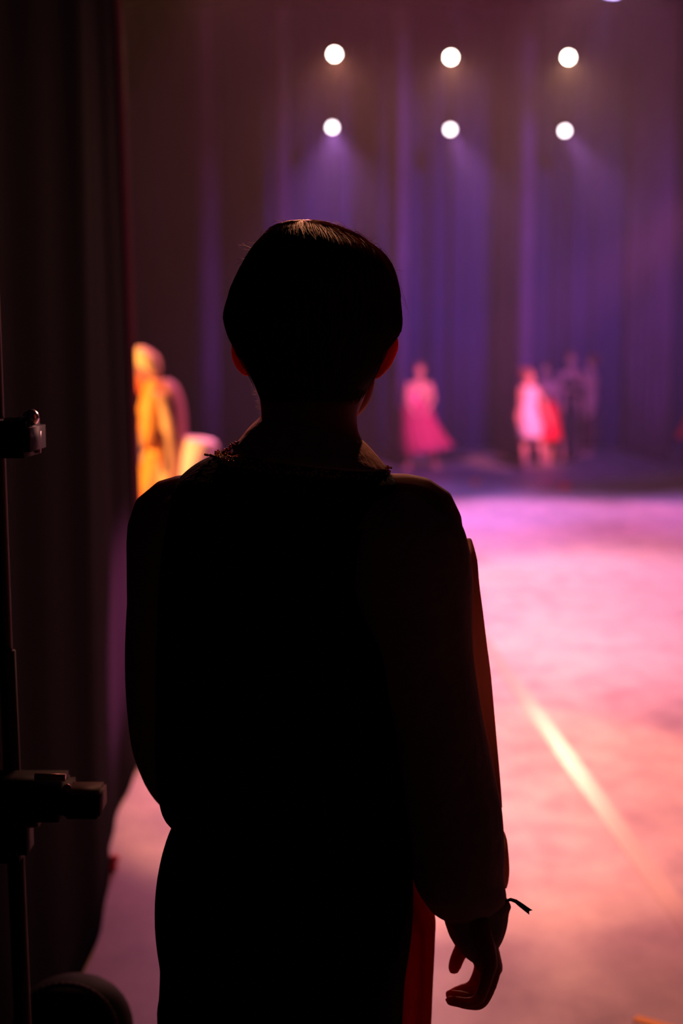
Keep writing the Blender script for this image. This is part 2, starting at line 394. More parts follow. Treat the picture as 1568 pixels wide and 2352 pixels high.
# round floor lantern at the bottom
c = P(168, 2420, 2.35)
root = empty('floor_lantern', Vector((c.x, c.y, 0)), 'round black drum-shaped lantern on the floor at the lower left', 'stage light')
bm = bmesh.new(); zt = P(190, 2252, 2.35).z
rr = []
for k in range(9):
    a = k / 8 * PI / 2; rr.append((Vector((c.x, c.y, zt - .09 + .09 * math.sin(a))), Vector((.105 * max(.02, math.cos(a)) ** .8, 0, 0)), Vector((0, .10 * max(.02, math.cos(a)) ** .8, 0))))
rr = [(Vector((c.x, c.y, .02)), Vector((.105, 0, 0)), Vector((0, .1, 0)))] + rr
add_rings(bm, rr, 36); obj('housing', bm, M['metal'], root)
bm = bmesh.new()
for k in range(24):
    a0, a1 = PI * k / 24, PI * (k + 1) / 24
    q0 = Vector((c.x + .085 * math.cos(a0), c.y - .06, zt - .06 + .08 * math.sin(a0))); q1 = Vector((c.x + .085 * math.cos(a1), c.y - .06, zt - .06 + .08 * math.sin(a1)))
    add_cyl(bm, q0, q1, .005, None, 8)
obj('handle', bm, M['pipe'], root)

# ================================================================== PEOPLE
def head_feature_pts(bm, c, s, yaw):
    """skull, jaw, nose, brow, lips around centre c; faces the +Y direction turned by yaw"""
    R = Matrix.Rotation(yaw, 4, 'Z')
    def at(x, y, z): return c + (R @ Vector((x, y, z))) * s
    def ball(x, y, z, rx, ry, rz): add_ball(bm, at(x, y, z), (rx * s, ry * s, rz * s), R)
    ball(0, -.01, .03, .078, .098, .095); ball(0, .035, -.05, .058, .058, .07); ball(0, .075, -.095, .024, .02, .018)
    ball(0, .098, -.02, .011, .018, .022); ball(0, .09, -.002, .009, .016, .03); ball(0, .088, -.062, .024, .012, .008); ball(0, .087, -.072, .02, .012, .008)
    ball(-.03, .078, .022, .022, .014, .008); ball(.03, .078, .022, .022, .014, .008)
    ball(-.04, .06, -.03, .022, .025, .025); ball(.04, .06, -.03, .022, .025, .025)
    return at

# ------------------------------------------------------------------ the boy in the foreground
MY = 1.85
foot = P(650, 2352, MY)
man = empty('person', (foot.x, MY, 0), 'boy in dark vest and loose pale shirt seen from behind, watching the stage', 'person')
VEST = [(500, 1042, 862, 1052, .055, .02), (462, 1058, 882, 1072, .07, .015), (430, 1080, 897, 1090, .082, .01), (405, 1108, 912, 1112, .093, 0), (391, 1150, 868, 1150, .104, -.005), (380, 1190, 844, 1190, .11, -.008),
        (372, 1250, 826, 1250, .116, -.01), (366, 1310, 817, 1310, .119, -.01), (364, 1350, 816, 1350, .12, -.01), (362, 1400, 830, 1400, .12, -.01), (361, 1440, 855, 1440, .119, -.01), (361, 1485, 880, 1485, .118, -.008),
        (361, 1540, 892, 1540, .117, -.005), (361, 1600, 900, 1600, .115, 0), (361, 1700, 912, 1705, .112, .005), (363, 1780, 924, 1800, .112, .005), (369, 1825, 931, 1870, .114, .005), (378, 1856, 936, 1930, .117, .005), (402, 1872, 940, 1962, .12, .005)]
HIP = [(408, 1850, 925, 1860, .105), (400, 1885, 935, 1885, .112), (385, 1920, 940, 1920, .118), (370, 1970, 944, 1970, .125), (360, 2030, 949, 2030, .13), (357, 2090, 948, 2100, .132), (360, 2150, 941, 2170, .13), (369, 2210, 932, 2215, .125)]
# body: one continuous surface
bm = bmesh.new()
hc = P(728, 745, MY + .01)
hc += Vector((0, .012, 0)); at = head_feature_pts(bm, hc, 1.06, -.22)
add_px(bm, [(575, 840, 850, 840, .06, -.01), (588, 880, 846, 880, .064, -.01), (597, 920, 836, 915, .064, -.008), (600, 955, 821, 955, .064, -.005), (598, 1000, 826, 1000, .066, 0), (560, 1045, 860, 1050, .07, 0), (480, 1090, 880, 1095, .075, 0)], MY)
add_px(bm, [(700, 845, 861, 845, .03), (700, 880, 861, 880, .035), (700, 920, 850, 920, .035), (700, 945, 834, 945, .03), (715, 962, 815, 962, .02)], MY + .075, n=24)
add_px(bm, [(898, 764, 908, 766, .006), (880, 778, 915, 778, .009), (866, 800, 916, 800, .010), (856, 835, 902, 835, .010), (848, 858, 884, 858, .009), (846, 868, 868, 872, .007)], MY - .005, n=20)
add_px(bm, [(536, 778, 548, 776, .006), (530, 795, 564, 795, .009), (532, 825, 574, 825, .010), (545, 850, 584, 850, .009), (560, 864, 586, 864, .007)], MY - .005, n=20)
add_px(bm, [tuple(r) for r in VEST[3:]] + [(430, 1960, 900, 1990, .10)], MY, scale=.9)
add_px(bm, HIP, MY, scale=.88)
RS = [(P(880, 1165, MY + .01), .045), (P(965, 1190, MY + .015), .052), (P(985, 1300, MY + .015), .048), (P(1010, 1480, MY + .02), .040), (P(1030, 1640, MY + .02), .036), (P(1062, 1800, MY + .02), .036), (P(1090, 1980, MY + .015), .029), (P(1103, 2090, MY + .01), .024), (P(1104, 2150, MY + .005), .024)]
add_chain(bm, RS, 18)
# right palm and fingers
H = MY
for a_, b_2, r0, r1 in [((1096, 2120, .022), (1110, 2218, .034), .015, .0135), ((1104, 2120, .005), (1133, 2222, .010), .015, .0135), ((1106, 2120, -.012), (1131, 2222, -.010), .015, .0125), ((1102, 2120, -.024), (1124, 2216, -.028), .014, .0115)]:
    add_chain(bm, [(P(a_[0], a_[1], H + a_[2]), r0), (P((a_[0] + b_2[0]) / 2, (a_[1] + b_2[1]) / 2, H + (a_[2] + b_2[2]) / 2), (r0 + r1) / 2 + .001), (P(b_2[0], b_2[1], H + b_2[2]), r1)], 12)
fing = [[(1110, 2218, .034, .0125), (1098, 2250, .036, .0115), (1082, 2272, .036, .0100), (1064, 2273, .034, .0086), (1048, 2278, .032, .0076), (1034, 2284, .030, .0068)],
        [(1132, 2222, .010, .0122), (1120, 2262, .012, .0115), (1104, 2298, .013, .0105), (1085, 2296, .013, .0084), (1058, 2288, .012, .0078), (1032, 2284, .011, .0070)],
        [(1132, 2222, -.010, .0122), (1122, 2264, -.011, .0110), (1103, 2301, -.012, .0100), (1080, 2306, -.012, .0084), (1056, 2302, -.012, .0078), (1033, 2298, -.011, .0070)],
        [(1124, 2216, -.028, .0105), (1114, 2258, -.030, .0086), (1100, 2293, -.031, .0080), (1082, 2302, -.031, .0074), (1066, 2302, -.030, .0068), (1052, 2299, -.029, .0062)]]
for f in fing: add_chain(bm, [(P(x, y, H + d), r) for x, y, d, r in f], 12)
add_chain(bm, [(P(1094, 2128, H + .02), .016), (P(1074, 2160, H + .032), .014), (P(1054, 2192, H + .04), .0105), (P(1045, 2215, H + .042), .0100), (P(1042, 2224, H + .043), .0088)], 12)
add_chain(bm, [(P(1096, 2130, H), .02), (P(1108, 2195, H), .017), (P(1122, 2222, H), .014)], 14)
# left arm, bent forward so the hand is in front of the waist
lw = P(440, 1840, MY + .26)
LS = [(P(470, 1165, MY + .01), .045), (P(385, 1195, MY + .015), .050), (P(370, 1330, MY + .015), .046), (P(360, 1500, MY + .02), .038), (P(362, 1650, MY + .04), .036), (P(395, 1740, MY + .15), .032), (lw, .024)]
add_chain(bm, LS, 18)
pc = lw + Vector((.02, .03, -.005))
add_chain(bm, [(lw, .022), (lw + Vector((.03, .03, -.012)), .026), (lw + Vector((.06, .055, -.03)), .024)], 14)
for k in range(4):
    b0 = lw + Vector((.055, .065 - k * .017, -.02 - k * .006)); ln = [.9, 1, .95, .75][k]
    add_chain(bm, [(b0, .0105), (b0 + Vector((.03, .012, -.012)) * ln, .009), (b0 + Vector((.052, .012, -.032)) * ln, .008), (b0 + Vector((.060, .006, -.052)) * ln, .007)], 10)
add_chain(bm, [(lw + Vector((.01, .045, 0)), .012), (lw + Vector((.025, .07, .012)), .0105), (lw + Vector((.05, .088, .012)), .009)], 10)
# legs
for sx_, kx in ((-1, 470), (1, 800)):
    hip = P(kx, 2080, MY); x0 = hip.x
    add_chain(bm, [(hip, .062), (Vector((x0, MY, .66)), .060), (Vector((x0 + .005 * sx_, MY + .01, .45)), .052), (Vector((x0 + .005 * sx_, MY, .28)), .048), (Vector((x0, MY - .01, .09)), .034)], 18)
    add_chain(bm, [(Vector((x0, MY - .03, .045)), .035), (Vector((x0 + .01 * sx_, MY + .08, .035)), .032), (Vector((x0 + .02 * sx_, MY + .16, .028)), .022)], 14)
body = obj('body', bm, M['skin'], man, voxel=.0036, relax=4)
for s in (-1, 1):
    bm = bmesh.new(); add_ball(bm, at(.029 * s, .078, .002), (.0135, .0135, .0135)); e = obj('eye', bm, M['white'], man)
# hair: cap plus strands
HROWS = [(688, 507, 716, 506, .010, 0), (658, 512, 752, 514, .032, 0), (632, 524, 792, 530, .056, 0), (612, 540, 826, 548, .075, 0), (592, 560, 858, 568, .092, 0), (575, 585, 882, 590, .105, 0), (558, 615, 899, 620, .115, 0),
         (541, 650, 909, 652, .120, 0), (527, 690, 915, 690, .121, 0), (519, 730, 918, 728, .118, -.002), (527, 768, 915, 764, .112, -.008), (541, 800, 888, 800, .102, -.014), (561, 840, 872, 840, .088, -.02), (581, 878, 853, 878, .07, -.024), (596, 912, 836, 905, .058, -.02), (610, 932, 822, 928, .05, -.015)]
HD = densify([tuple(map(float, r)) for r in HROWS], 5)
def hair_pt(t, a, off=0.0):
    f = t * (len(HD) - 1); i = min(len(HD) - 2, int(f)); u = f - i
    r = [HD[i][j] + (HD[i + 1][j] - HD[i][j]) * u for j in range(6)]
    A_, B_ = P(r[0], r[1], MY + r[5]), P(r[2], r[3], MY + r[5]); c = (A_ + B_) / 2; uu = (B_ - A_) / 2
    ca, sa = math.cos(a), math.sin(a)
    k = 1.0 + off / max(.02, uu.length)
    if sa > .25 and t > .42: k *= 1 - min(.35, (t - .42) * 3) * (sa - .25)
    # soft locks
    k *= 1 + .008 * noise.noise(Vector((ca * 5, sa * 5, t * 1.5))) - (.002)
    return c + uu * ca * k + Vector((0, r[4], 0)) * sa * k
bm = bmesh.new(); NT, NA = 90, 110; prev = None
for i in range(NT + 1):
    vs = [bm.verts.new(hair_pt(i / NT, 2 * PI * j / NA)) for j in range(NA)]
    if prev:
        for j in range(NA): bm.faces.new((prev[j], prev[(j + 1) % NA], vs[(j + 1) % NA], vs[j]))
    else: bm.faces.new(vs[::-1])
    prev = vs
bm.faces.new(prev)
def strand(bm, pts, r):
    rings = None
    for i, p in enumerate(pts):
        t = (pts[min(len(pts) - 1, i + 1)] - pts[max(0, i - 1)]).normalized()
        u = t.cross(Vector((.3, 1, .2))).normalized(); v = t.cross(u); rr_ = r * (1 - .75 * i / (len(pts) - 1))
        vs = [bm.verts.new(p + u * rr_ * math.cos(k * 2.0944) + v * rr_ * math.sin(k * 2.0944)) for k in range(3)]
        if rings:
            for k in range(3): bm.faces.new((rings[k], rings[(k + 1) % 3], vs[(k + 1) % 3], vs[k]))
        rings = vs
cap = obj('hair', bm, M['haircap'], man)
bm = bmesh.new()
for k in range(3600):
    t0 = random.random() ** 1.5 * .62 + .0; a0 = random.uniform(0, 2 * PI); L = random.uniform(.12, .34); off = random.uniform(.0, .0035); dr = random.uniform(-.25, .25); g = 7
    w_ = random.uniform(-.02, .02)
    strand(bm, [hair_pt(min(.99, t0 + L * i / g), a0 + dr * i / g + w_ * math.sin(i), off + .0004 * math.sin(i * .8 + k)) for i in range(g + 1)], random.uniform(.0003, .0007))
# swept locks across the crown
for k in range(420):
    cx = random.gauss(0, 1); c0 = P(745 + cx * 14, 512 + abs(cx) * 6, MY - .02 - random.random() * .05)
    sgn = random.choice((-1, 1)); L = random.uniform(.03, .09)
    pts = [hair_pt(.02 + .05 * random.random() + L * 2.2 * i / 6, (PI if sgn < 0 else 0) + random.uniform(-.1, .1) - sgn * .5 * (i / 6) * random.random() * -1 + sgn * -.9 * random.random() * 0 , .002 + .004 * math.sin(i / 6 * PI) + .001 * cx) for i in range(7)]
    strand(bm, pts, random.uniform(.0003, .0006))
# loose side locks and nape hair
for k in range(520):
    left = random.random() < .55; a0 = (PI - random.uniform(-.15, .8)) if left else random.uniform(-.15, .6)
    t0 = random.uniform(.22, .55); L = random.uniform(.08, .2); off = random.uniform(.001, .0042 if left else .0022)
    strand(bm, [hair_pt(min(.97, t0 + L * i / 7), a0 + random.uniform(-.01, .01) + .03 * i / 7, off * math.sin(.4 + i / 7 * 2.4)) for i in range(8)], random.uniform(.0003, .0005))
for k in range(500):
    a0 = random.uniform(PI, 2 * PI); q0 = hair_pt(random.uniform(.90, .995), a0)
    strand(bm, [q0 + Vector((-math.cos(a0) * .0007 * i, .0002 * i, -.0018 * i)) for i in range(5)], .0004)
# raised tufts on the crown
for tc, ac, n_, sw in [(.035, -2.2, 60, -.25), (.06, -2.0, 70, -.3), (.05, -1.5, 50, .2), (.07, -1.15, 80, .35), (.09, -.85, 80, .3), (.12, -.6, 70, .2), (.16, -.45, 60, .15), (.10, -2.5, 50, -.2), (.045, -.9, 60, .4)]:
    hgt = random.uniform(.004, .008)
    for k in range(n_):
        t0 = tc + random.gauss(0, .012); a0 = ac + random.gauss(0, .13); L = random.uniform(.06, .13); h0 = hgt * random.uniform(.6, 1.1)
        strand(bm, [hair_pt(max(0.0, t0 + L * (i / 7 - .3)), a0 + sw * i / 7, h0 * math.sin(.2 + i / 7 * 2.7)) for i in range(8)], random.uniform(.0003, .0006))
# flyaways
def fly(px_pts, dy=0, r=.0003):
    pts = [P(x, y, MY + dy) for x, y in px_pts]
    out = []
    for i in range(len(pts) - 1):
        a, b, c, d = pts[max(0, i - 1)], pts[i], pts[i + 1], pts[min(len(pts) - 1, i + 2)]
        for k in range(5): out.append(Vector([catmull(a[j], b[j], c[j], d[j], k / 5) for j in range(3)]))
    out.append(pts[-1]); strand(bm, out, r)
fly([(690, 508), (650, 505), (625, 512), (608, 528)]); fly([(660, 514), (640, 508), (626, 506)]); fly([(612, 540), (603, 528), (596, 545), (594, 560)])
fly([(600, 560), (585, 572), (565, 565), (546, 562)], r=.0006); fly([(595, 570), (575, 570), (556, 558)], r=.0005); fly([(590, 577), (572, 575), (560, 572)], r=.0006); fly([(595, 562), (580, 558), (565, 556)], r=.0004)
fly([(580, 585), (562, 590), (545, 598)], r=.0004); fly([(575, 592), (556, 600), (542, 608)]); fly([(565, 600), (552, 615), (543, 625)], r=.0004); fly([(560, 595), (550, 593), (540, 600)])
fly([(545, 650), (538, 643), (531, 639)]); fly([(535, 660), (518, 672), (500, 679)]); fly([(522, 710), (508, 735), (500, 745)])
fly([(814, 540), (818, 515), (824, 488)], r=.0002); fly([(800, 532), (815, 527), (822, 540)]); fly([(840, 550), (852, 545), (860, 552)]); fly([(846, 556), (858, 549), (870, 545)])
fly([(905, 620), (918, 621), (928, 624)]); fly([(906, 632), (914, 636), (920, 643)]); fly([(912, 660), (924, 682), (937, 712)]); fly([(914, 690), (928, 700), (934, 712)]); fly([(917, 650), (930, 690), (940, 726)], r=.0002)
for k in range(60):
    x = random.uniform(640, 880); y0 = 507 + ((x - 715) / 200) ** 2 * 100; s = random.choice((-1, 1))
    fly([(x, y0 + 6), (x + s * 12, y0 - 3 + random.random() * 4 + s * (x - 715) * .05), (x + s * 30, y0 + 2 + s * (x - 715) * .28 + random.random() * 8)], random.uniform(-.05, .03), .0003)
for k in range(36):
    y = random.uniform(560, 770); x = min(HD, key=lambda r: abs(r[1] - y))[0]
    fly([(x + 8, y - 14), (x - 1, y), (x - 5 + random.random() * 8, y + random.uniform(12, 30))], random.uniform(-.03, .03), .0003)
for k in range(70):
    y = random.uniform(868, 955); x = 583 + (y - 880) * .22
    fly([(x + 8, y), (x + 1, y + 2), (x - random.uniform(0, 11), y + random.uniform(-3, 8))], random.uniform(-.02, .02), .0002)
obj('hair_strands', bm, M['hair'], man)
# shirt yoke and collar
bm = bmesh.new()
add_px(bm, [(580, 1030, 836, 1044, .06, .012), (548, 1044, 866, 1060, .072, .012), (505, 1056, 884, 1078, .084, .01), (450, 1085, 905, 1100, .09, .01), (410, 1130, 930, 1130, .09, .01), (400, 1200, 900, 1200, .095, 0)], MY, e=2.2)
tag(obj('shirt', bm, M['sheer'], man), 'pale shirt showing beside the collar')
bm = bmesh.new(); rows_o = [(598, 957, 811, 990, .074, .004), (575, 978, 828, 1006, .082, .004), (552, 1005, 852, 1030, .092, .004), (535, 1030, 888, 1073, .104, .004)]
rows_i = [(546, 1034, 878, 1070, .096, .004), (590, 985, 820, 1012, .074, .004), (604, 962, 805, 992, .068, .004)]
add_px(bm, rows_o + rows_i, MY, sub=4, n=56, caps=(False, False))
obj('collar', bm, M['shirt'], man)
# sleeves
def folds(amp, k1, k2):
    return lambda t, a: 1 + amp * (noise.noise(Vector((math.cos(a) * k1, math.sin(a) * k1, t * k2))))
RSL = [(868, 1122, 968, 1120, .05, .01), (846, 1138, 1000, 1142, .066, .01), (796, 1172, 1040, 1172, .075, .005), (783, 1212, 1064, 1212, .08, .0), (780, 1250, 1076, 1250, .082, 0), (780, 1290, 1082, 1290, .083, 0), (783, 1340, 1086, 1340, .082, 0), (796, 1400, 1085, 1400, .08, 0), (818, 1480, 1087, 1480, .077, 0), (836, 1550, 1093, 1550, .075, 0),
       (885, 1640, 1106, 1640, .073, 0), (900, 1720, 1122, 1720, .072, 0), (912, 1800, 1140, 1800, .071, 0), (922, 1850, 1152, 1850, .070, 0), (931, 1915, 1158, 1915, .070, 0), (938, 1950, 1159, 1950, .069, 0), (946, 2000, 1157, 2000, .066, 0), (956, 2035, 1160, 2035, .062, 0), (972, 2065, 1163, 2058, .054, 0), (992, 2092, 1158, 2075, .044, 0), (1015, 2106, 1160, 2088, .034, 0)]
bm = bmesh.new(); add_px(bm, RSL, MY + .012, sub=4, n=64, wob=folds(.035, 2.5, 5))
sl = obj('sleeve', bm, M['shirt'], man)
# sheer outer fold of the right sleeve, lit from the stage
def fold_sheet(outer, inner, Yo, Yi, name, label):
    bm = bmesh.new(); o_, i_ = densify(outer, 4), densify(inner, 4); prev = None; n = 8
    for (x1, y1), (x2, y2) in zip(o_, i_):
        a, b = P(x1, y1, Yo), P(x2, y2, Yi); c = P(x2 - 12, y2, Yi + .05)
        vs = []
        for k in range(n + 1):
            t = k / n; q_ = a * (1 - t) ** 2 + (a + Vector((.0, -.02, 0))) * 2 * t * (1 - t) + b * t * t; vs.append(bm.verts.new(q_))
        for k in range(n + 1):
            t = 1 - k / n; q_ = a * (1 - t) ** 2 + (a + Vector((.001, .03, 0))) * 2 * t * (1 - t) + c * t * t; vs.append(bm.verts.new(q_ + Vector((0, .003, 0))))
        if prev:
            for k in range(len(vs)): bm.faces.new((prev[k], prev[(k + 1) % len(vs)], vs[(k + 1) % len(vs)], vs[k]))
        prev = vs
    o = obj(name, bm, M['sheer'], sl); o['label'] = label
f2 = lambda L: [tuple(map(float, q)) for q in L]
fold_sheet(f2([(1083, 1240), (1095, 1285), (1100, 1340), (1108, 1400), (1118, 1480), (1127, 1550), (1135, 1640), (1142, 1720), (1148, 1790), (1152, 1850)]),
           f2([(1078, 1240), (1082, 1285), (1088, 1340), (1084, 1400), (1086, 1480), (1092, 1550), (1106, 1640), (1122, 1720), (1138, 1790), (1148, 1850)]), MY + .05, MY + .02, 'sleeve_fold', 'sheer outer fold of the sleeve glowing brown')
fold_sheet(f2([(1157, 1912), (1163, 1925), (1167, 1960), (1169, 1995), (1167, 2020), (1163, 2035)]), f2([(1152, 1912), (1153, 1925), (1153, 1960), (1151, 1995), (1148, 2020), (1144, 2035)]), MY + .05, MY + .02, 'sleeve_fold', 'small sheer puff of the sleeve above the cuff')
bm = bmesh.new()
add_px(bm, [(995, 2078, 1166, 2066, .040), (1004, 2090, 1172, 2080, .038), (1017, 2104, 1168, 2096, .036), (1024, 2125, 1165, 2122, .037), (1034, 2150, 1157, 2148, .037), (1052, 2178, 1145, 2170, .034), (1070, 2196, 1139, 2180, .032)], MY + .01, sub=4, n=48, caps=(True, True), wob=folds(.05, 4, 1))
obj('cuff', bm, M['shirt'], sl)
bm = bmesh.new()
ctr = [(1160, 2070, -.02), (1172, 2066, -.022), (1184, 2070, -.024), (1196, 2079, -.026), (1208, 2088, -.028), (1219, 2096, -.03)]
prev = None
for i, (x, y, dz) in enumerate(ctr):
    hw = [3, 4, 4.5, 5.5, 6, 6.5][i]; tx, ty = (ctr[min(5, i + 1)][0] - ctr[max(0, i - 1)][0]), (ctr[min(5, i + 1)][1] - ctr[max(0, i - 1)][1]); L = math.hypot(tx, ty); nx, ny = -ty / L * hw, tx / L * hw
    pts4 = [P(x + nx, y + ny, MY + dz), P(x, y, MY + dz - .001), P(x - nx, y - ny, MY + dz), P(x - nx, y - ny, MY + dz + .002), P(x + (-4 if i == 5 else 0), y + (-3 if i == 5 else 0), MY + dz + .002), P(x + nx, y + ny, MY + dz + .002)]
    if i == 5: pts4[1] = P(x - 4, y - 3, MY + dz - .001)
    vs = [bm.verts.new(q_) for q_ in pts4]
    if prev:
        for k in range(6): bm.faces.new((prev[k], prev[(k + 1) % 6], vs[(k + 1) % 6], vs[k]))
    prev = vs
tag(obj('ribbon', bm, mat('ribbon', (.22, .14, .12), .7, trans=.2), sl, smooth=False), 'loose ribbon end tied at the cuff')
LSL = [(412, 1108, 500, 1112, .05, .01), (384, 1124, 500, 1124, .064, .01), (357, 1146, 490, 1146, .072, .005), (330, 1180, 480, 1180, .078, 0), (311, 1215, 470, 1215, .08, 0), (300, 1252, 460, 1252, .08, 0), (298, 1330, 450, 1330, .08, 0), (293, 1400, 445, 1400, .078, 0), (289, 1500, 440, 1500, .075, .005),
       (292, 1600, 440, 1600, .075, .02), (304, 1700, 445, 1700, .08, .05), (325, 1762, 455, 1762, .085, .08), (345, 1802, 465, 1802, .08, .11), (374, 1840, 470, 1835, .06, .14), (400, 1860, 460, 1855, .04, .17)]
bm = bmesh.new(); add_px(bm, LSL, MY + .012, sub=4, n=64, wob=folds(.02, 2.5, 5)); obj('sleeve', bm, M['shirt'], man)
# vest
bm = bmesh.new(); add_px(bm, VEST, MY, sub=4, n=80, e=2.7, caps=(False, False), wob=folds(.012, 2.5, 6))
vest = obj('vest', bm, M['velvet'], man)
sm = vest.modifiers.new('thickness', 'SOLIDIFY'); sm.thickness = .004; sm.offset = -1
bm = bmesh.new()   # hem fringe
for k in range(150):
    a = 2 * PI * k / 150; e_ = 2 / 2.7
    A_, B_ = P(402, 1872, MY + .005), P(940, 1962, MY + .005); c = (A_ + B_) / 2; u = (B_ - A_) / 2
    q_ = c + u * math.copysign(abs(math.cos(a)) ** e_, math.cos(a)) + Vector((0, .12, 0)) * math.copysign(abs(math.sin(a)) ** e_, math.sin(a))
    L = random.uniform(.003, .009); add_cyl(bm, q_ + Vector((0, 0, .006)), q_ + Vector((random.uniform(-.002, .002), 0, -L)), .0022, .0004, 5)
for k in range(16):
    t = k / 15; q_ = P(367 + 36 * t ** 1.2, 1838 + 34 * t, MY + .005); add_cyl(bm, q_ + Vector((.006, 0, .004)), q_ + Vector((random.uniform(-.001, .001), 0, -random.uniform(.002, .006))), .0025, .0004, 5)
obj('fringe', bm, M['velvet'], vest)
bm = bmesh.new()   # gold neckline trim
for k in range(520):
    a = random.uniform(0, 2 * PI); A_, B_ = P(498, 1046, MY + .01), P(892, 1082, MY + .01); c = (A_ + B_) / 2; u = (B_ - A_) / 2
    q_ = c + u * math.cos(a) + Vector((0, .098, 0)) * math.sin(a) + Vector((random.uniform(-.004, .004), random.uniform(-.004, .004), random.uniform(-.007, .006)))
    s = random.uniform(.0010, .0024); bmesh.ops.create_icosphere(bm, subdivisions=1, radius=s, matrix=Matrix.Translation(q_))
for k in range(60):
    t = random.random(); q_ = P(471 + 42 * t, 1044 + 6 * t + random.uniform(-3, 5) * t, MY - .01 + random.uniform(-.006, .006)); bmesh.ops.create_icosphere(bm, subdivisions=1, radius=random.uniform(.001, .002), matrix=Matrix.Translation(q_))
for k in range(60):
    t = random.random(); q_ = P(872 + 18 * t + random.uniform(-3, 3), 1072 + 16 * t + random.uniform(-4, 4), MY + .01); bmesh.ops.create_icosphere(bm, subdivisions=1, radius=random.uniform(.001, .002), matrix=Matrix.Translation(q_))
for k in range(16):
    t = k / 15; q_ = P(904 + 20 * t, 1104 - 6 * t, MY + .01); bmesh.ops.create_icosphere(bm, subdivisions=1, radius=.0018, matrix=Matrix.Translation(q_))
obj('gold_trim', bm, M['gold'], vest, smooth=False)
bm = bmesh.new()
for k in range(40):
    t = random.random(); q_ = P(510 + 40 * t, 1040 - 22 * t + random.uniform(-5, 4), MY - .01 + random.uniform(-.008, .008))
    add_ball(bm, q_, (random.uniform(.002, .004), random.uniform(.002, .004), .0015), Matrix.Rotation(random.random() * 3, 4, 'Y'), 8)
tag(obj('red_rosette', bm, M['redflower'], vest), 'small red cloth rosette on the shoulder edge')
# trousers
bm = bmesh.new(); add_px(bm, HIP, MY, sub=3, n=48, e=2.3)
for L_ in ([(358, 2080, 650, 2080, .125), (362, 2150, 650, 2150, .122), (369, 2210, 650, 2210, .12), (366, 2290, 648, 2290, .115), (362, 2352, 646, 2352, .11)], [(640, 2080, 948, 2080, .125), (642, 2170, 940, 2170, .122), (644, 2258, 928, 2258, .118), (648, 2352, 924, 2352, .11)]):
    add_px(bm, L_, MY, n=40)
    e1, e2 = P(L_[-1][0], 2352, MY), P(L_[-1][2], 2352, MY); c = (e1 + e2) / 2; hw = (e2 - e1).length / 2
    add_rings(bm, [(Vector((c.x, MY, c.z + .03)), Vector((hw, 0, 0)), Vector((0, .11, 0))), (Vector((c.x, MY, .45)), Vector((hw * .95, 0, 0)), Vector((0, .10, 0))), (Vector((c.x, MY, .2)), Vector((hw * .8, 0, 0)), Vector((0, .085, 0))), (Vector((c.x, MY, .07)), Vector((hw * .6, 0, 0)), Vector((0, .06, 0)))], 40)
obj('trousers', bm, M['trousers'], man, voxel=.006, relax=3)
# red sash hanging over the right hip
bm = bmesh.new()
SASH = [(860, 1952, 940, 1960, .04), (862, 2000, 952, 2000, .05), (864, 2054, 974, 2054, .06), (866, 2105, 997, 2105, .065), (866, 2170, 997, 2170, .066), (864, 2258, 993, 2258, .068), (860, 2352, 989, 2352, .07), (856, 2460, 985, 2460, .07), (850, 2600, 975, 2600, .07)]
add_px(bm, SASH, MY + .05, sub=4, n=60, wob=lambda t, a: 1 + .05 * math.sin(a * 9) * min(1, t * 3))
tag(obj('sash', bm, M['sash'], man), 'red cloth sash hanging at the right hip')
for s, kx in ((-1, 470), (1, 800)):
    x0 = P(kx, 2080, MY).x; bm = bmesh.new()
    add_chain(bm, [(Vector((x0, MY - .035, .047)), .046), (Vector((x0 + .01 * s, MY + .07, .044)), .043), (Vector((x0 + .02 * s, MY + .17, .038)), .036)], 18)
    add_box(bm, (x0 + .01 * s, MY + .07, .008), (.075, .29, .016), None, .006)
    obj('shoe', bm, M['shoe'], man)

